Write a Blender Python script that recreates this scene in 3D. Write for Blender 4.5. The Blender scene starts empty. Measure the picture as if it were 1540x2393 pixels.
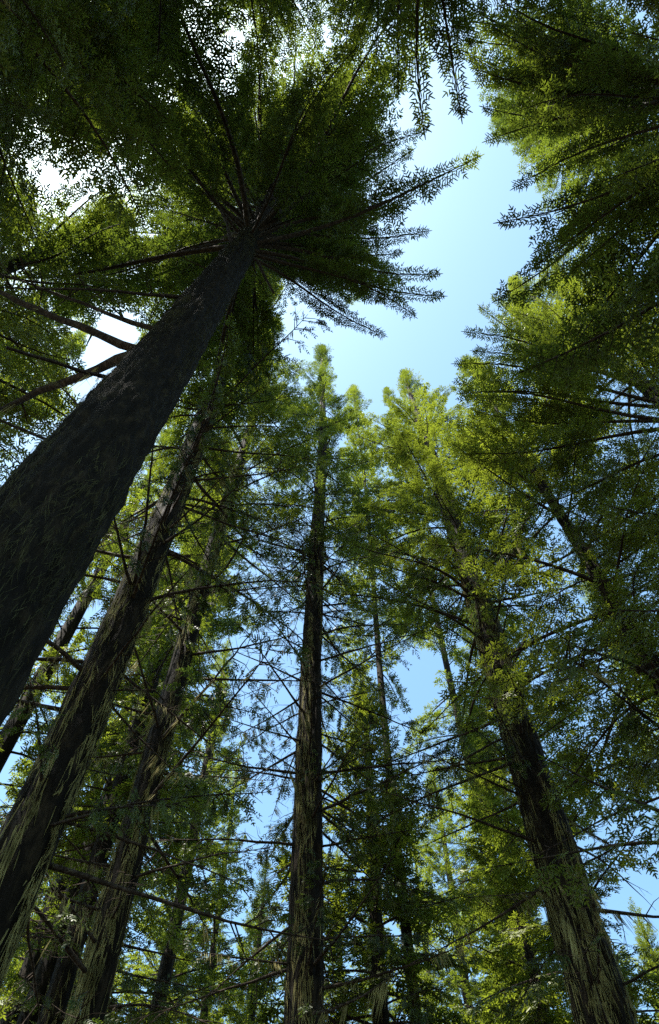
import bpy, math, random
import numpy as np
from mathutils import Vector, Matrix, Quaternion, noise

# ------------------------------------------------------------------ camera, sky, sun, exposure
SC = bpy.context.scene
COL = SC.collection
W, H_ = 659, 1024
F_PX = 740.0                       # focal length in pixels of the 659x1024 frame
ELEV = math.radians(62.9)          # the camera looks steeply up between the trees
EYE = Vector((0.0, 0.0, 1.6))

cam = bpy.data.cameras.new('camera')
cam.sensor_fit = 'VERTICAL'
cam.sensor_height = 36.0
cam.lens = 36.0 * F_PX / H_
cam.clip_start = 0.05
cam.clip_end = 2000
cam_o = bpy.data.objects.new('camera', cam)
COL.objects.link(cam_o)
cam_o.location = EYE
cam_o.rotation_euler = (math.radians(90) + ELEV, 0, 0)
SC.camera = cam_o

SUN_DIR = Vector((-0.325, -0.15, 0.935)).normalized()     # towards the sun: up and to the left
sun_el = math.asin(SUN_DIR.z)
sun_az = math.atan2(SUN_DIR.x, SUN_DIR.y)              # clockwise from +Y

world = bpy.data.worlds.new('World')
SC.world = world
world.use_nodes = True
nt = world.node_tree
nt.nodes.clear()
sky = nt.nodes.new('ShaderNodeTexSky')
sky.sky_type = 'NISHITA'
sky.sun_disc = False
sky.sun_elevation = sun_el
sky.sun_rotation = sun_az
sky.altitude = 300
sky.air_density = 1.0
sky.dust_density = 1.3
sky.ozone_density = 0.3
bg = nt.nodes.new('ShaderNodeBackground')
bg.inputs['Strength'].default_value = 0.12
wo = nt.nodes.new('ShaderNodeOutputWorld')
tint = nt.nodes.new('ShaderNodeMix')      # the camera's colour balance for the sky, even over the whole dome
tint.data_type = 'RGBA'
tint.blend_type = 'MULTIPLY'
tint.inputs['Factor'].default_value = 1.0
tint.inputs['B'].default_value = (0.84, 1.04, 1.0, 1)
nt.links.new(sky.outputs[0], tint.inputs['A'])
nt.links.new(tint.outputs['Result'], bg.inputs['Color'])
nt.links.new(bg.outputs[0], wo.inputs['Surface'])

sun = bpy.data.lights.new('sun', 'SUN')
sun.energy = 5.0
sun.angle = math.radians(0.53)
sun.color = (1.0, 0.95, 0.86)
sun_o = bpy.data.objects.new('sun', sun)
COL.objects.link(sun_o)
sun_o.rotation_euler = SUN_DIR.to_track_quat('Z', 'Y').to_euler()
sun_o.location = (0, 0, 80)

SC.view_settings.view_transform = 'Standard'
SC.view_settings.look = 'None'
SC.view_settings.exposure = 1.7
SC.view_settings.gamma = 1.0
SC.view_settings.use_curve_mapping = False
SC.cycles.max_bounces = 6
SC.cycles.diffuse_bounces = 3
SC.cycles.glossy_bounces = 2
SC.cycles.transmission_bounces = 4
SC.cycles.transparent_max_bounces = 4
SC.cycles.use_denoising = False
SC.cycles.use_adaptive_sampling = False
SC.cycles.sample_clamp_indirect = 6.0

# ------------------------------------------------------------------ pixel helpers
S = 659.0 / 1540.0                 # the photograph was measured at 1540 pixels wide
FWD = Vector((0, math.cos(ELEV), math.sin(ELEV)))
UPV = Vector((0, -math.sin(ELEV), math.cos(ELEV)))
RGT = Vector((1, 0, 0))

def ray(px, py):
    return FWD * F_PX + RGT * (px * S - W / 2) + UPV * (H_ / 2 - py * S)

def at_dist(px, py, d):            # the point seen at a pixel, d metres away over the ground
    r = ray(px, py)
    return EYE + r * (d / math.hypot(r.x, r.y))

def at_height(px, py, z):          # the point seen at a pixel at height z
    r = ray(px, py)
    return EYE + r * ((z - EYE.z) / r.z)

def project(p):
    v = p - EYE
    w = v.dot(FWD)
    if w < 0.1:
        return None
    return ((v.dot(RGT) / w * F_PX + W / 2) / S, (H_ / 2 - v.dot(UPV) / w * F_PX) / S)

# openings in the canopy, as the photograph shows them: no bough grows into these
GAPS = [
    [(1040,180),(1075,285),(1100,235),(1130,290),(1130,390),(1180,445),(1235,470),(1170,520),(1258,545),(1240,630),
     (1270,655),(1190,660),(1150,705),(1085,765),(1062,830),(1065,885),(960,885),(915,935),(885,910),(865,935),(830,905),
     (800,930),(790,865),(755,812),(720,850),(690,862),(640,800),(650,690),(680,665),(760,680),(860,740),(900,790),(960,745),
     (920,690),(1000,690),(960,610),(1000,545),(920,480),(930,410),(1000,310),(980,250),(1010,190)],
    [(500,1485),(560,1475),(700,1600),(690,1750),(680,1940),(600,1990),(575,1960),(605,1900),(590,1750),(600,1690),(530,1560)],
    [(940,1490),(1015,1535),(1035,1665),(990,1670),(935,1590)],
    [(1265,1160),(1335,1300),(1310,1460),(1275,1420)],
    [(1440,1990),(1540,1975),(1540,2110),(1470,2060)],
    [(1405,2060),(1440,2120),(1440,2230),(1415,2210)],
    [(25,250),(70,250),(130,340),(225,395),(185,480),(110,510),(60,470),(30,400)],
]

def in_gap(p, gaps=GAPS):
    q = project(p)
    if q is None:
        return False
    x, y = q
    for poly in gaps:
        c = False
        j = len(poly) - 1
        for i in range(len(poly)):
            xi, yi = poly[i]
            xj, yj = poly[j]
            if (yi > y) != (yj > y) and x < (xj - xi) * (y - yi) / (yj - yi) + xi:
                c = not c
            j = i
        if c:
            return True
    return False

# ------------------------------------------------------------------ materials
def new_mat(name):
    m = bpy.data.materials.new(name)
    m.use_nodes = True
    m.node_tree.nodes.clear()
    return m, m.node_tree.nodes, m.node_tree.links

def ramp(N, stops):
    r = N.new('ShaderNodeValToRGB')
    e = r.color_ramp.elements
    e[0].position, e[0].color = stops[0][0], (*stops[0][1], 1)
    e[1].position, e[1].color = stops[-1][0], (*stops[-1][1], 1)
    for p, c in stops[1:-1]:
        x = e.new(p)
        x.color = (*c, 1)
    return r

def needle_material(name, old, fresh, trans_old, trans_fresh):
    m, N, L = new_mat(name)
    out = N.new('ShaderNodeOutputMaterial')
    at = N.new('ShaderNodeAttribute')
    at.attribute_name = 'fresh'
    inf = N.new('ShaderNodeObjectInfo')
    add = N.new('ShaderNodeMath'); add.operation = 'MULTIPLY_ADD'
    L.new(inf.outputs['Random'], add.inputs[0])
    add.inputs[1].default_value = 0.6
    L.new(at.outputs['Fac'], add.inputs[2])
    sub = N.new('ShaderNodeMath'); sub.operation = 'SUBTRACT'; sub.use_clamp = True
    L.new(add.outputs[0], sub.inputs[0]); sub.inputs[1].default_value = 0.25
    def mixc(a, b):
        x = N.new('ShaderNodeMix'); x.data_type = 'RGBA'
        x.inputs['A'].default_value = (*a, 1); x.inputs['B'].default_value = (*b, 1)
        L.new(sub.outputs[0], x.inputs['Factor'])
        return x.outputs['Result']
    p = N.new('ShaderNodeBsdfPrincipled')
    p.inputs['Roughness'].default_value = 0.5
    p.inputs['Specular IOR Level'].default_value = 0.35
    L.new(mixc(old, fresh), p.inputs['Base Color'])
    t = N.new('ShaderNodeBsdfTranslucent')
    L.new(mixc(trans_old, trans_fresh), t.inputs['Color'])
    mx = N.new('ShaderNodeMixShader'); mx.inputs[0].default_value = 0.36
    L.new(p.outputs[0], mx.inputs[1]); L.new(t.outputs[0], mx.inputs[2])
    L.new(mx.outputs[0], out.inputs['Surface'])
    return m

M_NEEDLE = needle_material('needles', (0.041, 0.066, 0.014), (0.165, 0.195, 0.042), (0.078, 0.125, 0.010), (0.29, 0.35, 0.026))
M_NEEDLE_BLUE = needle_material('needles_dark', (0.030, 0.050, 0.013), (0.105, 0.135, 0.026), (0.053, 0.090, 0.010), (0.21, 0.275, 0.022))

def bark_material(name, scale, dark, mid, pale, lichen, amount, depth=0.05):
    m, N, L = new_mat(name)
    out = N.new('ShaderNodeOutputMaterial')
    tc = N.new('ShaderNodeTexCoord')
    mp = N.new('ShaderNodeMapping'); mp.inputs['Scale'].default_value = (scale, scale, scale * 0.28)
    L.new(tc.outputs['Object'], mp.inputs['Vector'])
    n1 = N.new('ShaderNodeTexNoise'); n1.inputs['Scale'].default_value = 1.0; n1.inputs['Detail'].default_value = 9
    n1.inputs['Roughness'].default_value = 0.68; n1.inputs['Distortion'].default_value = 0.6
    L.new(mp.outputs[0], n1.inputs['Vector'])
    r1 = ramp(N, [(0.30, dark), (0.5, mid), (0.68, pale)])
    L.new(n1.outputs['Fac'], r1.inputs[0])
    mp2 = N.new('ShaderNodeMapping'); mp2.inputs['Scale'].default_value = (scale * 0.55, scale * 0.55, scale * 0.09)
    L.new(tc.outputs['Object'], mp2.inputs['Vector'])
    n2 = N.new('ShaderNodeTexNoise'); n2.inputs['Scale'].default_value = 1.0; n2.inputs['Detail'].default_value = 7
    n2.inputs['Roughness'].default_value = 0.72
    L.new(mp2.outputs[0], n2.inputs['Vector'])
    r2 = ramp(N, [(0.66 - amount, (0, 0, 0)), (0.74 - amount, (1, 1, 1))])
    L.new(n2.outputs['Fac'], r2.inputs[0])
    mx = N.new('ShaderNodeMix'); mx.data_type = 'RGBA'
    L.new(r2.outputs[0], mx.inputs['Factor'])
    L.new(r1.outputs[0], mx.inputs['A']); mx.inputs['B'].default_value = (*lichen, 1)
    p = N.new('ShaderNodeBsdfPrincipled'); p.inputs['Roughness'].default_value = 0.9
    p.inputs['Specular IOR Level'].default_value = 0.15
    L.new(mx.outputs['Result'], p.inputs['Base Color'])
    b = N.new('ShaderNodeBump'); b.inputs['Strength'].default_value = 0.9; b.inputs['Distance'].default_value = depth
    L.new(n1.outputs['Fac'], b.inputs['Height']); L.new(b.outputs[0], p.inputs['Normal'])
    L.new(p.outputs[0], out.inputs['Surface'])
    return m

M_BARK = bark_material('bark', 9.0, (0.007, 0.005, 0.0035), (0.012, 0.0085, 0.005), (0.046, 0.033, 0.018), (0.065, 0.055, 0.020), 0.03)
M_BARK_NEAR = bark_material('bark_scaly', 16.0, (0.007, 0.005, 0.0035), (0.011, 0.0078, 0.0042), (0.036, 0.026, 0.013), (0.044, 0.037, 0.013), 0.06, 0.03)
M_WOOD = bark_material('dead_wood', 22.0, (0.016, 0.011, 0.008), (0.046, 0.033, 0.024), (0.13, 0.10, 0.078), (0.10, 0.095, 0.05), 0.06)

def plain(name, c, c2, scale, rough=0.9, trans=0.0):
    m, N, L = new_mat(name)
    out = N.new('ShaderNodeOutputMaterial')
    tc = N.new('ShaderNodeTexCoord')
    n = N.new('ShaderNodeTexNoise'); n.inputs['Scale'].default_value = scale; n.inputs['Detail'].default_value = 6
    L.new(tc.outputs['Object'], n.inputs['Vector'])
    r = ramp(N, [(0.35, c), (0.65, c2)])
    L.new(n.outputs['Fac'], r.inputs[0])
    p = N.new('ShaderNodeBsdfPrincipled'); p.inputs['Roughness'].default_value = rough
    p.inputs['Specular IOR Level'].default_value = 0.1
    L.new(r.outputs[0], p.inputs['Base Color'])
    if trans:
        t = N.new('ShaderNodeBsdfTranslucent'); L.new(r.outputs[0], t.inputs['Color'])
        mx = N.new('ShaderNodeMixShader'); mx.inputs[0].default_value = trans
        L.new(p.outputs[0], mx.inputs[1]); L.new(t.outputs[0], mx.inputs[2])
        L.new(mx.outputs[0], out.inputs['Surface'])
    else:
        L.new(p.outputs[0], out.inputs['Surface'])
    return m

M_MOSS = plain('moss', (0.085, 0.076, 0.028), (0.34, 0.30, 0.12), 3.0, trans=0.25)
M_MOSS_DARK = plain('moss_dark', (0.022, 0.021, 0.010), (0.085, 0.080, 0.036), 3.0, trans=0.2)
M_GROUND = plain('forest_floor', (0.030, 0.023, 0.015), (0.075, 0.060, 0.030), 1.3)

# ------------------------------------------------------------------ mesh collecting
class MB:
    def __init__(self):
        self.v, self.f, self.m, self.fr = [], [], [], []

    def tube(self, pts, radii, n=5, mat=0, cap=False):
        base = len(self.v)
        k = len(pts)
        for i, p in enumerate(pts):
            a = pts[max(i - 1, 0)]
            b = pts[min(i + 1, k - 1)]
            d = (b - a).normalized()
            u = d.cross(Vector((0.13, 0.31, 0.94)))
            if u.length < 1e-4:
                u = d.cross(Vector((1, 0, 0)))
            u.normalize()
            w = d.cross(u)
            for j in range(n):
                t = 2 * math.pi * j / n
                self.v.append(p + (u * math.cos(t) + w * math.sin(t)) * radii[i])
                self.fr.append(0.0)
        for i in range(k - 1):
            for j in range(n):
                a = base + i * n + j
                b = base + i * n + (j + 1) % n
                self.f.append((a, b, b + n, a + n)); self.m.append(mat)
        if cap:
            self.f.append(tuple(base + (k - 1) * n + j for j in range(n))); self.m.append(mat)

    def blade(self, p, d, side, l, w, fresh, mat=1, nrm=None, fold=0.0):
        b = len(self.v)
        mid = p + d * (l * 0.5)
        if nrm is not None and fold:
            mid = mid + nrm * (fold * l)
        e = p + d * l
        self.v += [p - side * (w * 0.75), p + side * (w * 0.75), mid + side * (w * 0.95), mid - side * (w * 0.95), e + side * (w * 0.45), e - side * (w * 0.45)]
        self.fr += [fresh * 0.6, fresh * 0.6, fresh, fresh, fresh, fresh]
        self.f += [(b, b + 1, b + 2, b + 3), (b + 3, b + 2, b + 4, b + 5)]
        self.m += [mat, mat]

    def strand(self, p, d, side, l, w, bend, mat=1):
        b = len(self.v)
        m1 = p + d * (l * 0.45) + bend * 0.4
        e = p + d * l + bend
        self.v += [p - side * w * 0.5, p + side * w * 0.5, m1 + side * w, m1 - side * w, e]
        self.fr += [0] * 5
        self.f += [(b, b + 1, b + 2, b + 3), (b + 3, b + 2, b + 4)]
        self.m += [mat, mat]

    def mesh(self, name, mats, smooth_mat=None):
        me = bpy.data.meshes.new(name)
        me.from_pydata([tuple(v) for v in self.v], [], self.f)
        for m in mats:
            me.materials.append(m)
        me.polygons.foreach_set('material_index', self.m)
        a = me.attributes.new('fresh', 'FLOAT', 'POINT')
        a.data.foreach_set('value', self.fr)
        if smooth_mat is not None:
            me.polygons.foreach_set('use_smooth', [m == smooth_mat for m in self.m])
        me.update()
        return me

Z = Vector((0, 0, 1))

def shoots(mb, p, d, nrm, length, rng, spacing, sl, sw, fresh, tip=True, droop=0.0):
    """needle-covered shoots along both sides of a twig, like the barbs of a feather"""
    side0 = nrm.cross(d).normalized()
    n = max(2, int(length / spacing))
    for i in range(n):
        t = (i + 0.6) / n
        q = p + d * (length * t)
        l = sl * (1.0 - 0.5 * t) * rng.uniform(0.8, 1.12)
        for s in (-1, 1):
            if rng.random() < 0.08:
                continue
            ang = rng.uniform(0.85, 1.1)
            v = d * math.cos(ang) + side0 * (s * math.sin(ang)) + nrm * rng.uniform(-0.3, 0.15) - Z * droop
            v.normalize()
            w = v.cross(nrm + side0 * rng.uniform(-0.6, 0.6) + d * rng.uniform(-0.4, 0.4)).normalized()
            mb.blade(q, v, w, l, sw * rng.uniform(0.8, 1.2), min(1, max(0, fresh + rng.uniform(-0.2, 0.25) + 0.25 * t)), 1, nrm, rng.uniform(-0.1, 0.15))
    if tip:
        mb.blade(p + d * (length * 0.93), d, side0, sl * 0.8, sw, min(1, fresh + 0.35), 1)

def gen_bough(L, rng, wide=1.0, hang=0.15, bare=0.22, gap=0.085, sl=0.125, sw=0.0115, keep=1.0, step=0.040):
    """a live bough along +X, its tip on the X axis"""
    mb = MB()
    arch = rng.uniform(0.03, 0.10) * L
    y1, y2 = rng.uniform(-0.05, 0.05) * L, rng.uniform(-0.03, 0.03) * L
    def P(t):
        return Vector((L * t, y1 * math.sin(math.pi * t) + y2 * math.sin(2 * math.pi * t), arch * 4 * t * (1 - t) * (1 - 0.3 * t)))
    ks = 9
    r0 = 0.008 + 0.009 * L
    mb.tube([P(i / ks) for i in range(ks + 1)], [r0 * (1 - 0.9 * i / ks) + 0.0015 for i in range(ks + 1)], 5, 0)
    s = bare * L
    ls = 0.30 * L ** 0.75 * wide
    sgn = 1
    while s < L * 0.985:
        t = s / L
        sgn = -sgn
        s += gap * 0.5 * rng.uniform(0.6, 1.4)
        if rng.random() > keep:
            continue
        p = P(t)
        d0 = (P(min(1, t + 0.02)) - P(t - 0.02)).normalized()
        prof = min(1.0, 0.45 + (t - bare) * 2.2) * (1 - t) ** 0.7 * 1.15 + 0.10
        ln = ls * prof * rng.uniform(0.6, 1.25)
        if rng.random() < 0.07:
            ln *= 1.5
        a = rng.uniform(0.7, 1.15)
        sd = Z.cross(d0).normalized()
        d = d0 * math.cos(a) + sd * (sgn * math.sin(a)) - Z * rng.uniform(0, hang * 2) + Z * rng.uniform(-0.12, 0.15)
        d.normalize()
        nrm = (Z - d * d.dot(Z)).normalized()
        nrm = (nrm + d.cross(nrm) * rng.uniform(-0.45, 0.45)).normalized()
        fresh0 = 0.15 + 0.25 * t
        if ln > 0.22:
            mb.tube([p, p + d * ln * 0.55 - Z * 0.01, p + d * ln * 0.97], [0.006, 0.0035, 0.0015], 3, 0)
            k = max(3, int(ln / (step * 2.5)))
            sdir = nrm.cross(d).normalized()
            for i in range(k):
                u = 0.12 + 0.84 * (i + rng.uniform(0.2, 0.8)) / k
                q = p + d * (ln * u)
                l2 = (0.36 * ln * (1 - u) + 0.10) * rng.uniform(0.7, 1.2)
                sg = 1 if i % 2 else -1
                a2 = rng.uniform(0.65, 1.05)
                d2 = (d * math.cos(a2) + sdir * (sg * math.sin(a2)) - Z * rng.uniform(0, hang) + nrm * rng.uniform(-0.1, 0.1)).normalized()
                n2 = (nrm + sdir * rng.uniform(-0.4, 0.4) + d * rng.uniform(-0.3, 0.3)).normalized()
                n2 = (n2 - d2 * d2.dot(n2)).normalized()
                shoots(mb, q, d2, n2, l2, rng, step, sl * 0.75, sw, fresh0 + 0.3 * u, True)
            shoots(mb, p + d * (ln * 0.3), d, nrm, ln * 0.7, rng, 0.05, sl * 0.8, sw, fresh0, True)
        else:
            shoots(mb, p, d, nrm, ln, rng, step, sl * 0.8, sw, fresh0 + 0.2, True)
    d = (P(1) - P(0.96)).normalized()
    shoots(mb, P(0.93), d, (Z - d * d.dot(Z)).normalized(), 0.07 * L, rng, 0.04, sl, sw, 0.5, True)
    return mb

def gen_dead(L, rng, twigs=9, needles=0.0, lichen=0, crook=0.03, snapped=False, thick=1.0):
    mb = MB()
    ks = 8
    pts = [Vector((0, 0, 0))]
    yo = zo = 0.0
    sag = rng.uniform(-0.06, 0.10)
    for i in range(1, ks + 1):
        t = i / ks
        yo += rng.uniform(-crook, crook) * L / ks * 2
        zo += rng.uniform(-crook, crook) * L / ks * 2
        pts.append(Vector((L * t, yo, zo + sag * L * math.sin(math.pi * t))))
    e = pts[-1].copy()
    for i in range(1, ks + 1):
        pts[i] -= Vector((0, e.y, e.z)) * (i / ks)
    r0 = (0.008 + 0.0075 * L) * thick
    end = 0.6 if snapped else 0.12
    mb.tube(pts, [r0 * (1 - (1 - end) * i / ks) * rng.uniform(0.9, 1.15) for i in range(ks + 1)], 6, 0, True)
    def along(t):
        x = t * ks
        i = min(int(x), ks - 1)
        return pts[i].lerp(pts[i + 1], x - i)
    for k in range(twigs):
        t = rng.uniform(0.12, 0.97)
        p = along(t)
        a = rng.uniform(0.6, 1.3)
        sg = rng.choice((-1, 1))
        d = Vector((math.cos(a), sg * math.sin(a), rng.uniform(-0.45, 0.25))).normalized()
        ln = L * rng.uniform(0.08, 0.26) * (1.1 - 0.5 * t)
        m1 = p + d * ln * 0.5 + Vector((0, 0, rng.uniform(-0.03, 0.03)))
        d2 = (d + Vector((rng.uniform(-.3, .3), rng.uniform(-.3, .3), rng.uniform(-.5, .1)))).normalized()
        m2 = m1 + d2 * ln * 0.5
        mb.tube([p, m1, m2], [r0 * 0.33, r0 * 0.2, r0 * 0.08], 3, 0)
        for _ in range(rng.randint(0, 2)):
            q = p.lerp(m2, rng.uniform(0.3, 0.9))
            d3 = (d + Vector((rng.uniform(-.8, .8), rng.uniform(-.8, .8), rng.uniform(-.7, .2)))).normalized()
            mb.tube([q, q + d3 * ln * rng.uniform(0.2, 0.5)], [r0 * 0.14, r0 * 0.05], 3, 0)
        if rng.random() < needles:
            for _ in range(rng.randint(3, 7)):
                q = p.lerp(m2, rng.uniform(0.2, 1.0))
                d4 = (d * 0.5 + Vector((rng.uniform(-.4, .4), rng.uniform(-.4, .4), -rng.uniform(0.3, 1.0)))).normalized()
                nr = d4.cross(Vector((rng.uniform(-1, 1), rng.uniform(-1, 1), 0.1))).normalized()
                shoots(mb, q, d4, nr, rng.uniform(0.12, 0.28), rng, 0.04, 0.075, 0.010, 0.1)
    for k in range(lichen):
        p = along(rng.uniform(0.05, 0.95))
        for _ in range(rng.randint(3, 7)):
            sd = Vector((rng.uniform(-1, 1), rng.uniform(-1, 1), 0)).normalized()
            mb.strand(p + Vector((rng.uniform(-.05, .05), rng.uniform(-.02, .02), 0)), -Z, sd, rng.uniform(0.08, 0.45), rng.uniform(0.003, 0.008),
                      Vector((rng.uniform(-.03, .03), rng.uniform(-.03, .03), 0)), 2)
    return mb

R = random.Random(11)
BOUGHS = {}
for L, cnt in ((0.9, 3), (1.7, 4), (2.8, 5), (4.2, 5)):
    BOUGHS[L] = []
    for k in range(cnt):
        mb = gen_bough(L, R, wide=R.uniform(0.85, 1.2), hang=R.uniform(0.1, 0.3), gap=0.10 if L < 2 else 0.14)
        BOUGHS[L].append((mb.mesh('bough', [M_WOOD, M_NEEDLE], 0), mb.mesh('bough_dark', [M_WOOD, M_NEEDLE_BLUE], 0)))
COARSE = {}                        # bushier boughs with longer shoots, for the trees further off
for L, cnt in ((0.9, 3), (1.7, 4), (2.8, 5), (4.2, 4)):
    COARSE[L] = []
    for k in range(cnt):
        mb = gen_bough(L, R, wide=R.uniform(0.9, 1.3), hang=R.uniform(0.15, 0.4), gap=0.13 if L < 2 else 0.18, sl=0.16, sw=0.016, step=0.056, bare=0.16)
        COARSE[L].append((mb.mesh('bough', [M_WOOD, M_NEEDLE], 0), mb.mesh('bough_dark', [M_WOOD, M_NEEDLE_BLUE], 0)))
FINGER = {4.2: []}                 # long narrow boughs that reach into the open
for k in range(5):
    mb = gen_bough(4.2, R, wide=0.42, hang=0.12, gap=0.075, bare=0.3, sl=0.14, sw=0.0105)
    FINGER[4.2].append((mb.mesh('bough', [M_WOOD, M_NEEDLE], 0), mb.mesh('bough_dark', [M_WOOD, M_NEEDLE_BLUE], 0)))
THIN = []                          # sparse lower boughs, half shaded out
for k in range(5):
    mb = gen_bough(3.2, R, wide=0.75, hang=0.5, bare=0.35, gap=0.15, keep=0.75)
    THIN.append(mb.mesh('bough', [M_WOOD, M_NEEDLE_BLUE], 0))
DEAD = {'bare': [], 'half': [], 'moss': [], 'stub': [], 'snapped': []}
for k in range(5):
    DEAD['bare'].append(gen_dead(2.6, R, 12).mesh('dead_branch', [M_WOOD, M_NEEDLE_BLUE, M_MOSS], 0))
    DEAD['half'].append(gen_dead(3.0, R, 24, needles=0.75, lichen=5).mesh('dead_branch', [M_WOOD, M_NEEDLE_BLUE, M_MOSS], 0))
    DEAD['moss'].append(gen_dead(2.4, R, 10, needles=0.1, lichen=14).mesh('dead_branch', [M_WOOD, M_NEEDLE_BLUE, M_MOSS], 0))
    DEAD['stub'].append(gen_dead(0.7, R, 3, snapped=True, lichen=1).mesh('dead_branch', [M_WOOD, M_NEEDLE_BLUE, M_MOSS], 0))
    DEAD['snapped'].append(gen_dead(2.0, R, 2, snapped=True, crook=0.035, thick=1.7, lichen=2).mesh('dead_branch', [M_WOOD, M_NEEDLE_BLUE, M_MOSS], 0))
DEAD_L = {'bare': 2.6, 'half': 3.0, 'moss': 2.4, 'stub': 0.7, 'snapped': 2.0}

# ------------------------------------------------------------------ the ground
gm = MB()
n = 61
for j in range(n):
    for i in range(n):
        x, y = (i - 30) / 30.0, (j - 30) / 30.0
        X, Y = math.copysign(abs(x) ** 2.2, x) * 600, math.copysign(abs(y) ** 2.2, y) * 600
        z = 0.22 * noise.noise(Vector((X * 0.21, Y * 0.21, 3))) + 0.07 * noise.noise(Vector((X * 0.9, Y * 0.9, 8)))
        gm.v.append(Vector((X, Y, z - 0.05))); gm.fr.append(0)
for j in range(n - 1):
    for i in range(n - 1):
        a = j * n + i
        gm.f.append((a, a + 1, a + n + 1, a + n)); gm.m.append(0)
ground = bpy.data.objects.new('ground', gm.mesh('ground', [M_GROUND], 0))
ground['kind'] = 'structure'
ground['label'] = 'dark forest floor of soil and fallen needles'
COL.objects.link(ground)

# ------------------------------------------------------------------ trees
def obj(name, me, parent=None):
    o = bpy.data.objects.new(name, me)
    COL.objects.link(o)
    if parent is not None:
        o.parent = parent
    return o

def orient(d, roll=0.0):
    """rotation that takes +X to d and keeps +Z as far up as it can"""
    d = d.normalized()
    y = Z.cross(d)
    if y.length < 1e-3:
        y = Vector((0, 1, 0))
    y.normalize()
    z = d.cross(y)
    q = Matrix((d, y, z)).transposed().to_quaternion()
    return q @ Quaternion((1, 0, 0), roll)

def trunk_radius(t, r0, power):
    return r0 * max(0.0, 1 - t) ** power + 0.012

def build_trunk(H, r0, power, detail, rng, wob):
    cols, rows = {0: (10, 30), 1: (64, 420), 2: (128, 520)}[detail]
    mb = MB()
    sx, sy = rng.uniform(0, 50), rng.uniform(0, 50)
    amp = 0.045 * min(1.0, r0 * 2.2)
    nz = noise.noise
    for i in range(rows + 1):
        t = (i / rows) ** (1.35 if detail else 1.2)
        h = -0.35 + t * (H + 0.1)
        r = trunk_radius(t, r0, power)
        flare = 1 + 0.35 * math.exp(-max(h, 0) / 0.5)
        cx, cy = wob(max(h, 0))
        for j in range(cols):
            a = 2 * math.pi * j / cols
            ca, sa = math.cos(a), math.sin(a)
            d = 0.0
            if detail:
                p = Vector((ca * r0 * 15 + sx, sa * r0 * 15 + sy, h * 0.9))
                d = 0.55 * amp * (0.6 - abs(nz(p)) * 2.4) + 0.30 * amp * nz(p * 2.3) + 0.03 * min(1, r0 * 2) * nz(Vector((ca * 1.3 + sx, sa * 1.3, h * 0.45)))
                if detail == 2:
                    d += 0.012 * nz(Vector((ca * r0 * 26, sa * r0 * 26 + sx, h * 7)))
                d += 0.022 * min(1, r0 * 3) * nz(Vector((ca * r0 * 17 + sx, sa * r0 * 17 + sy, h * 2.2))) + 0.010 * nz(Vector((ca * r0 * 40 + sy, sa * r0 * 40, h * 6.0)))
                d *= min(1, r / (r0 * 0.5))
            rr = max(0.006, r * flare + d)
            mb.v.append(Vector((cx + ca * rr, cy + sa * rr, h))); mb.fr.append(0)
    for i in range(rows):
        for j in range(cols):
            a = i * cols + j
            b = i * cols + (j + 1) % cols
            mb.f.append((a, b, b + cols, a + cols)); mb.m.append(0)
    return mb.mesh('trunk', [M_BARK_NEAR if detail == 2 else M_BARK], 0)

def build_moss(H, r0, power, rng, wob, clumps, h0, h1, big=1.0, mat=None):
    mb = MB()
    for c in range(clumps):
        h = rng.uniform(h0, h1)
        a0 = rng.uniform(0, 2 * math.pi)
        size = rng.uniform(0.4, 1.3) ** 1.5
        if noise.noise(Vector((math.cos(a0) * 1.6 + r0 * 90, math.sin(a0) * 1.6, h * 0.33))) < rng.uniform(-0.05, 0.3):
            continue
        for k in range(rng.randint(6, 20)):
            hh = h + rng.gauss(0, 0.38) * size
            a = a0 + rng.gauss(0, 0.10) * size
            r = trunk_radius(max(0, hh + 0.35) / (H + 0.1), r0, power)
            cx, cy = wob(hh)
            out = Vector((math.cos(a), math.sin(a), 0))
            tan = Vector((-math.sin(a), math.cos(a), 0))
            p = Vector((cx, cy, hh)) + out * (r + rng.uniform(-0.005, 0.035))
            d = (-Z + tan * rng.gauss(0, 0.07) + out * rng.uniform(-0.05, 0.06)).normalized()
            sd = (tan + out * rng.uniform(-0.7, 0.7)).normalized()
            mb.strand(p, d, sd, rng.uniform(0.12, 0.5) * size * big, rng.uniform(0.0025, 0.009) * big, tan * rng.gauss(0, 0.03) - out * 0.01, 0)
    return mb.mesh('moss', [mat or M_MOSS])

def build_leader(rng, dark):
    mb = MB()
    L = 2.6
    mb.tube([Vector((0, 0, L * i / 4)) for i in range(5)], [0.026 * (1 - i / 4) + 0.002 for i in range(5)], 5, 0)
    for k in range(46):
        t = (k / 46) ** 0.9
        a = k * 2.4 + rng.uniform(-.3, .3)
        up = 0.35 + 0.8 * t
        d = Vector((math.cos(a), math.sin(a), up)).normalized()
        nr = (Z - d * d.z).normalized()
        ln = (0.62 * (1 - t) ** 0.9 + 0.06) * rng.uniform(0.6, 1.25)
        p = Vector((0, 0, L * t))
        shoots(mb, p, d, nr, ln, rng, 0.045, 0.10, 0.011, 0.5)
        if ln > 0.25:
            for u in (0.3, 0.5, 0.7):
                for s in (-1, 1):
                    d2 = (d * 0.7 + nr.cross(d) * s * 0.6 + nr * rng.uniform(-.1, .3)).normalized()
                    shoots(mb, p + d * ln * u, d2, nr, ln * 0.4, rng, 0.045, 0.085, 0.011, 0.5)
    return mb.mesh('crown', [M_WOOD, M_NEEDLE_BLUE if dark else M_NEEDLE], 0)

LEADERS = {(k, dk): build_leader(random.Random(100 + k), dk) for k in range(3) for dk in (False, True)}

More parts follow.
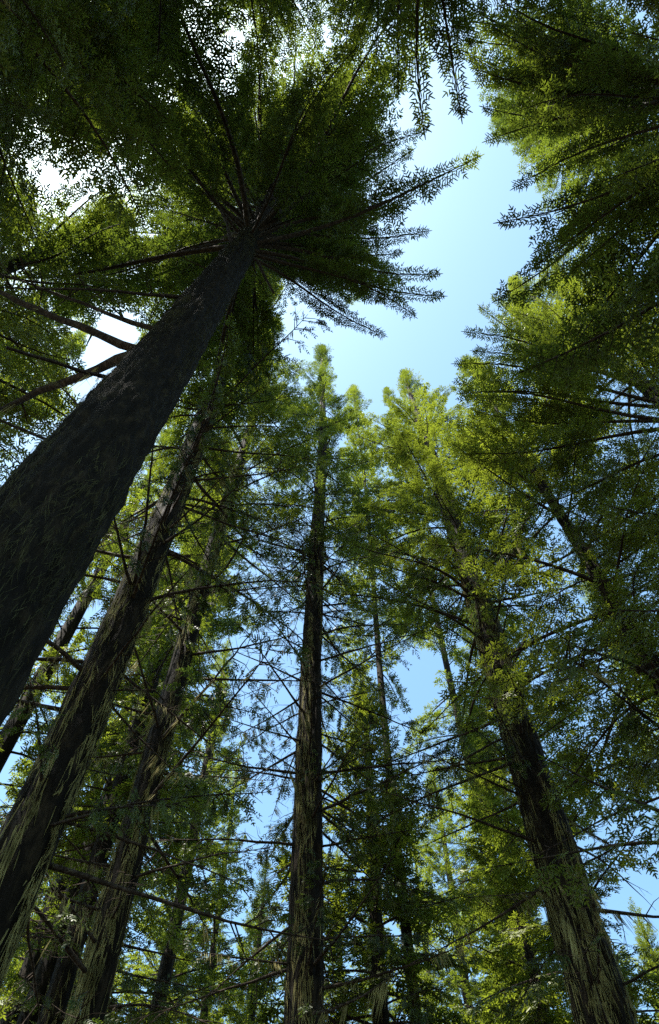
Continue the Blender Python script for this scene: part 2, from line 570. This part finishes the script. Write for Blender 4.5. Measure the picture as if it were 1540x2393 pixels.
def put(name, me, parent, loc, d, scale, roll=0.0):
    o = obj(name, me, parent)
    o.location = loc
    o.rotation_mode = 'QUATERNION'
    o.rotation_quaternion = orient(d, roll)
    o.scale = (scale, scale, scale)
    return o

def place_bough(crown, base_w, tip_w, root_loc, crown_loc, rng, dark, roll=0.0, pool=None):
    pool = pool or BOUGHS
    d = tip_w - base_w
    ln = d.length
    Lk = min(pool, key=lambda q: abs(math.log(q / ln)))
    me = rng.choice(pool[Lk])[1 if dark else 0]
    return put('bough', me, crown, base_w - root_loc - crown_loc, d, ln / Lk, roll)

DENSITY = 0.74

def tree(label, pos, H, r0, crown_base, Rmax, n_boughs, seed, detail=0, dark=False, power=0.6, dead=(0, 0.0, 0.0), dead_kinds=('bare', 'half'),
         thin=0, moss=0, moss_span=(2, 16), explicit=(), explicit_dead=(), wobble=0.06, low=-14, high=52, blunt=0.72, gaps=True, group='tall conifers of the forest stand',
         skip=None, fullness=1.0, base_env=0.62, pool=None):
    rng = random.Random(seed)
    n_boughs = int(n_boughs * DENSITY)
    root = bpy.data.objects.new('conifer_tree', None)
    COL.objects.link(root)
    root.location = (pos[0], pos[1], 0)
    root['label'] = label
    root['category'] = 'tree'
    root['group'] = group
    rl = Vector((pos[0], pos[1], 0))
    ph, ph2 = rng.uniform(0, 6), rng.uniform(0, 6)
    def wob(h):
        k = wobble * min(1, h / 6)
        return (k * math.sin(h * 0.23 + ph) - k * math.sin(ph) * 0.3, k * math.sin(h * 0.19 + ph2))
    tr = obj('trunk', build_trunk(H, r0, power, detail, rng, wob), root)
    ltop = 1.7
    cx, cy = wob(H)
    cl = Vector((cx, cy, H - 2.4))
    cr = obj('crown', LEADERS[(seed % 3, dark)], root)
    cr.location = cl
    cr.rotation_euler = (0, 0, rng.uniform(0, 6))
    cr.rotation_euler = (0, 0, 0)
    if moss:
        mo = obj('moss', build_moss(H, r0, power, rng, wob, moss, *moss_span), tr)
        mo['kind'] = 'stuff'
    az = rng.uniform(0, 6)
    span = H - crown_base - 1.2
    for k in range(n_boughs):
        u = (k + rng.uniform(0, 1)) / n_boughs
        u = u ** 0.92
        h = crown_base + span * u
        az += 2.39996 + rng.uniform(-0.7, 0.7)
        env = min(1.0, base_env + u * 2.2) * (1 - u) ** blunt
        ln = (Rmax * env + 0.35) * rng.uniform(0.58, 1.15) * fullness
        el = math.radians(low + (high - low) * u ** 1.2 + rng.uniform(-13, 13))
        d = Vector((math.cos(az) * math.cos(el), math.sin(az) * math.cos(el), math.sin(el)))
        if skip and skip(h, az):
            continue
        bx, by = wob(h)
        base = rl + Vector((bx, by, h))
        if gaps:
            ok = False
            for _ in range(5):
                if not any(in_gap(base + d * (ln * q)) for q in (0.4, 0.7, 1.0, 1.15)):
                    ok = True
                    break
                ln *= 0.74
            if not ok or ln < 0.35:
                continue
        place_bough(cr, base, base + d * ln, rl, cl, rng, dark, rng.uniform(-0.25, 0.25), pool)
    for (hb, px, py, zt) in explicit:
        bx, by = wob(hb)
        place_bough(cr, rl + Vector((bx, by, hb)), at_height(px, py, zt), rl, cl, rng, dark, 0.0, FINGER)
    for k in range(thin):
        h = crown_base + rng.uniform(-4.5, 1.0)
        a = rng.uniform(0, 2 * math.pi)
        el = math.radians(rng.uniform(-20, 5))
        d = Vector((math.cos(a) * math.cos(el), math.sin(a) * math.cos(el), math.sin(el)))
        ln = rng.uniform(0.7, 1.05) * Rmax
        bx, by = wob(h)
        base = rl + Vector((bx, by, h))
        if gaps and rng.random() < 0.6 and any(in_gap(base + d * (ln * q)) for q in (0.4, 0.7, 1.0)):
            continue
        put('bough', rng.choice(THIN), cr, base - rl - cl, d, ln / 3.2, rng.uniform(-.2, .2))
    cnt, h0, h1 = dead
    for k in range(cnt):
        h = rng.uniform(h0, h1)
        a = rng.uniform(0, 2 * math.pi)
        el = math.radians(rng.uniform(-22, 12))
        kind = rng.choice(dead_kinds)
        d = Vector((math.cos(a) * math.cos(el), math.sin(a) * math.cos(el), math.sin(el)))
        bx, by = wob(h)
        r = trunk_radius(h / H, r0, power) * 0.7
        ln = DEAD_L[kind] * rng.uniform(0.55, 1.15) * (0.6 + 0.4 * min(1, Rmax / 3))
        put('dead_branch', rng.choice(DEAD[kind]), tr, Vector((bx, by, h)) + Vector((d.x, d.y, 0)) * r, d, ln / DEAD_L[kind], rng.uniform(-.6, .6))
    for (bpx, bpy_, tpx, tpy, depth, kind) in explicit_dead:
        # base where the trunk shows at that pixel; the tip `depth` metres further over the ground than the trunk
        dist = math.hypot(pos[0], pos[1])
        b = at_dist(bpx, bpy_, dist)
        bx, by = wob(b.z)
        ax = rl + Vector((bx, by, b.z))
        b = ax.lerp(b, 0.55)
        t = at_dist(tpx, tpy, dist + depth)
        d = t - b
        put('dead_branch', rng.choice(DEAD[kind]), tr, b - rl, d, d.length / DEAD_L[kind], 0)
    return root

def by_top(px, py, d):             # foot and height of a tree whose tip shows at a pixel, d metres off
    p = at_dist(px, py, d)
    return (p.x, p.y), p.z

def by_trunk(px, py, d):
    p = at_dist(px, py, d)
    return (p.x, p.y)

# ---- the near trees, trunk by trunk
A = by_trunk(200, 1083, 2.6)
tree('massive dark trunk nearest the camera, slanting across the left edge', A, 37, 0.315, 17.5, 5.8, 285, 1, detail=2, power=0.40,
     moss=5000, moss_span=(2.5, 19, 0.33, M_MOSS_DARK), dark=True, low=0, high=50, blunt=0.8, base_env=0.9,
     explicit=[(17.6, 1122, 365, 20), (17.0, 1037, 692, 18.6), (17.6, 1027, 640, 19.8), (16.8, 970, 740, 18.0), (16.6, 900, 785, 17.6), (18.5, 1002, 540, 21),
               (18.6, 987, 310, 21.5), (18.2, 1000, 420, 20.4), (17.0, 820, 705, 18.2), (16.8, 735, 665, 18.2), (17.8, 940, 590, 19.6), (19.0, 935, 480, 21.5), (19.5, 965, 350, 22.5),
               (17.4, 690, 650, 19.4), (20, 870, 130, 25), (20, 825, 170, 24.5), (20.5, 905, 165, 25), (21, 850, 60, 26), (20, 720, 140, 25), (21, 690, 80, 26), (20, 660, 180, 24.5), (21, 740, 60, 26), (22, 700, 170, 26)],
     explicit_dead=[(350, 745, -40, 625, 2.0, 'bare'), (420, 672, -60, 672, 1.2, 'bare'), (310, 795, -30, 670, 1.4, 'snapped'), (240, 858, 15, 812, 0.2, 'snapped'),
                    (300, 790, -30, 965, 2.4, 'snapped'), (110, 1015, -40, 965, 0.3, 'snapped'), (150, 935, 135, 895, 0.1, 'stub'), (610, 600, 640, 685, 0.2, 'stub'),
                    (560, 610, 490, 430, 0.3, 'bare'), (520, 640, 330, 560, 0.6, 'bare'), (575, 575, 420, 470, .3, 'bare')])
B = by_trunk(207, 1600, 6.5)
tree('second thick mossy trunk from the left, just right of the massive near trunk', B, 39, 0.275, 17, 3.0, 110, 2, detail=1, moss=1100, moss_span=(2, 20),
     dead=(52, 6, 19), dead_kinds=('bare', 'moss', 'half', 'stub'), thin=8, power=0.55)
C = by_trunk(350, 1850, 9.0)
tree('third mossy trunk from the left with bright straw-coloured moss streaks', C, 40, 0.205, 18, 3.2, 110, 3, detail=1, moss=1500, moss_span=(2, 20),
     dead=(56, 5, 20), dead_kinds=('bare', 'moss', 'half', 'stub'), thin=8, power=0.6)
D, hD = by_top(752, 808, 10.3)
D = by_trunk(716, 2300, 10.3)
tree('straight trunk at the centre with many bare branches and a dark spire', D, hD, 0.272, 18.5, 2.5, 130, 4, detail=1, moss=1000, moss_span=(2, 20), dark=True,
     dead=(92, 7, 21), dead_kinds=('half', 'half', 'bare', 'moss'), thin=16, power=0.62)
E = by_trunk(1422, 2390, 10.0)
tree('thick trunk at the lower right hung with pale shaggy moss', E, 33.5, 0.375, 15.5, 3.6, 140, 5, detail=1, moss=1700, moss_span=(2, 16),
     dead=(56, 5, 17), dead_kinds=('bare', 'half', 'moss', 'bare'), thin=14, power=0.6)
tree('tree at the right edge with a dark trunk rising into a dense shaded crown', by_trunk(1545, 1600, 8.5), 27, 0.16, 8.0, 3.2, 170, 6, detail=1,
     dead=(14, 5, 11), thin=8, moss=80, moss_span=(3, 10))
Lp, Lh = by_top(1195, 655, 8.5)
tree('sunlit broad crown below the open sky at the right, long boughs sweeping up', Lp, Lh, 0.22, 9.5, 4.2, 150, 7, detail=0, thin=4, blunt=0.55,
     explicit=[(17, 1085, 775, 20), (16, 1062, 850, 18.5), (18, 1120, 715, 21.5), (15, 1075, 920, 17.5), (19, 1150, 690, 22.5), (15, 1110, 960, 17), (17, 1105, 820, 19.5)])
tree('dark overhanging crown in the upper right corner', (6.4, -0.6), 34, 0.40, 9.5, 4.6, 190, 8, dark=True, low=-8, base_env=0.9,
     explicit=[(12.5, 1165, 520, 14.0), (12.0, 1242, 628, 13.0), (13.5, 1250, 590, 14), (15, 1128, 250, 18), (15, 1135, 330, 17.5), (14, 1200, 440, 16), (13, 1300, 560, 14),
               (12, 1440, 730, 12.5), (12, 1330, 640, 13), (15, 1060, 50, 18.5), (15.5, 1095, 130, 18.5), (15, 1110, 190, 18), (14.5, 1150, 60, 17), (15, 1105, 160, 18), (15.5, 1090, 95, 18.5), (14, 1095, 15, 17.5), (16, 1060, 110, 19.5), (16, 1120, 60, 19)])
tree('crown hanging into the top centre with drooping bough tips against the sky', (1.4, -5.0), 36, 0.4, 12, 4.4, 200, 9, dark=True, low=-6,
     explicit=[(15, 1078, 275, 16), (14.5, 992, 312, 16), (15, 1040, 170, 16.5), (15, 930, 220, 17), (15, 1100, 110, 16.5), (14.5, 1130, 40, 16), (15, 1010, 90, 17), (15, 900, 60, 18), (15, 880, 130, 18.5), (16, 940, 110, 18.5), (15.5, 860, 30, 18), (16, 840, 90, 19)])
tree('crown in the upper left corner with thin bare hanging branches', (-5.6, -3.0), 33, 0.36, 10.5, 4.8, 220, 10, dark=True, low=-12,
     dead=(16, 9, 15), dead_kinds=('half', 'bare'))
tree('dense shaded crown along the top edge left of centre', (-2.6, -5.4), 36, 0.36, 13, 5.0, 260, 12, dark=True, low=-8)
tree('sparse boughs hanging in at the left edge beside the white glare', (-7.6, -0.6), 31, 0.28, 11, 3.8, 150, 13, dark=True, low=-15)
tree('bright backlit crown at the left edge behind the bare snapped branches', (-6.6, 2.4), 28, 0.25, 9, 3.7, 150, 11, thin=4, low=-10)
# ---- the second rank
def T(label, px, py, d, Hh, r, seed, cb=0.22, Rm=3.0, nb=120, **k):
    k.setdefault('pool', COARSE)
    tree(label, by_trunk(px, py, d), Hh, r, Hh * cb, Rm, nb, seed, **k)

def U(label, px, py, d, r, seed, cb=0.22, Rm=3.0, nb=120, **k):
    k.setdefault('pool', COARSE)
    p, h = by_top(px, py, d)
    tree(label, p, h, r, h * cb, Rm, nb, seed, **k)

BK = 'conifers in the second rank of the stand'
U('narrow sunlit spire just right of the dark central spire', 828, 902, 14, 0.11, 21, cb=0.40, Rm=2.0, nb=130, group=BK)
T('thin dark trunk left of the shaggy trunk, topped by a small bright spire', 1200, 2250, 19, by_top(882, 912, 19)[1], 0.15, 22, cb=0.24, Rm=2.6, nb=160, dead=(30, 4, 18), group=BK)
T('slim trunk right of the central trunk, bright rounded crown below the blue gap', 888, 2390, 13, by_top(895, 1545, 13)[1], 0.19, 24, cb=0.38, Rm=2.2, nb=150, dead=(44, 3, 9), dead_kinds=('bare', 'half', 'half'), moss=200, moss_span=(3, 9), group=BK)
T('thin dark trunk against the thick shaggy trunk at lower right', 1250, 2350, 21, 24, 0.25, 26, Rm=2.6, dead=(18, 4, 10), group=BK)
T('dim trunk between the streaked trunk and the central trunk', 385, 2250, 20, 27.5, 0.26, 27, Rm=3.0, nb=100, dead=(18, 4, 11), group=BK)
T('dark slim trunk in the lower left corner under the mossy trunks', 150, 2270, 13.5, 28, 0.24, 28, cb=0.42, dead=(24, 4, 13), moss=60, moss_span=(3, 10), group=BK)
T('dim slanting trunk at the bottom left edge', 50, 2330, 18, 30, 0.25, 29, Rm=2.9, dead=(14, 4, 12), group=BK)
U('sunlit cone-shaped crown right of centre at the right edge of the blue gap', 1355, 1320, 20, 0.28, 30, cb=0.25, Rm=3.0, nb=110, group=BK)
U('low bright crown at the right edge near the pale cloud', 1530, 1880, 24, 0.24, 31, cb=0.25, Rm=2.6, group=BK)
U('low crown in the bottom right corner beside the shaggy trunk', 1480, 2110, 27, 0.24, 32, cb=0.2, Rm=2.6, group=BK)
T('pale green crown at the left edge between near trunk and snapped branches', -40, 980, 12, 31, 0.25, 33, Rm=3.0, nb=100, group=BK)
T('crown showing between the massive near trunk and the second trunk', 60, 1650, 13, 31, 0.26, 34, cb=0.3, Rm=2.8, nb=90, dead=(16, 4, 10), group=BK)
T('crown showing between the second and third mossy trunks', 235, 1900, 15.5, 38, 0.22, 35, cb=0.22, Rm=3.0, nb=140, dead=(16, 4, 11), group=BK)
T('crown filling the space between the streaked trunk and the central spire', 352, 1850, 17.5, 43, 0.18, 36, cb=0.3, Rm=2.8, nb=140, group=BK)
T('shaded crown behind the thick shaggy trunk at the right', 1350, 2120, 15, 25, 0.22, 37, cb=0.3, Rm=2.8, nb=100, dead=(12, 4, 9), group=BK)
U('bright crown between the slim trunk and the thick shaggy trunk', 1090, 1640, 17, 0.15, 38, cb=0.28, Rm=2.4, nb=150, group=BK)
U('small dark-topped tree in front of the bright foliage left of the shaggy trunk', 1130, 1985, 19, 0.20, 39, cb=0.4, Rm=2.0, dark=True, dead=(14, 3, 8), group=BK)
U('bright crown in the lower part of the blue gap left of centre', 560, 1760, 26, 0.2, 42, cb=0.2, Rm=2.6, nb=130, group=BK)
U('leafy crown glowing behind the bare branches left of the near trunk', 190, 690, 11, 0.2, 43, cb=0.3, Rm=2.8, nb=110, group=BK)
U('low crown at the foot of the blue gap left of the central trunk', 620, 2010, 27, 0.25, 40, cb=0.2, Rm=2.7, group=BK)
U('sunlit crown edging the left side of the blue gap', 525, 1590, 24, 0.27, 41, cb=0.3, Rm=2.6, nb=100, group=BK)
# ---- the far rank that closes the view low down
FAR = 'far conifers closing the view near the bottom'
far = [(1005, 1770, 28, 'filling between slim trunk and thin dark trunk'), (-10, 1960, 27, 'at the left edge'), (60, 2080, 33, 'in the lower left corner'), (160, 1960, 29, 'between the two left mossy trunks'), (290, 2040, 31, 'behind the streaked trunk'),
       (430, 2060, 31, 'just right of the streaked trunk'), (520, 2150, 35, 'midway between streaked and central trunks'), (610, 2080, 33, 'left of the central trunk'),
       (690, 2120, 36, 'behind the central trunk'), (790, 1980, 33, 'just right of the central trunk'), (870, 2060, 37, 'behind the slim trunk'), (960, 1930, 32, 'midway between central and shaggy trunks'),
       (1050, 2050, 37, 'right of the slim trunk'), (1130, 2120, 40, 'by the thin dark trunk'), (1200, 2040, 33, 'left of the shaggy trunk'), (1330, 2050, 33, 'behind the shaggy trunk'),
       (1420, 2240, 34, 'right of the shaggy trunk'), (1490, 2180, 30, 'near the right edge'), (1560, 2130, 32, 'at the right edge')]
for i, (px, py, d, where) in enumerate(far):
    U('far dim conifer low in the picture, ' + where, px, py, d, 0.26, 60 + i, cb=0.14, Rm=4.0, nb=150, blunt=0.6, dead=(6, 2, 6), group=FAR)

# ---- the stand goes on behind the camera and shades the trunks
BEHIND = 'conifers behind the camera'
for i, (x, y) in enumerate([(5.5, -10.5), (-2.5, -11.0), (10.5, -6.5), (12.0, 2.5)]):
    tree('conifer out of sight behind the viewer, its crown shading the stand', (x, y), 30 + i % 3, 0.3, 7, 3.8, 90, 90 + i, group=BEHIND)
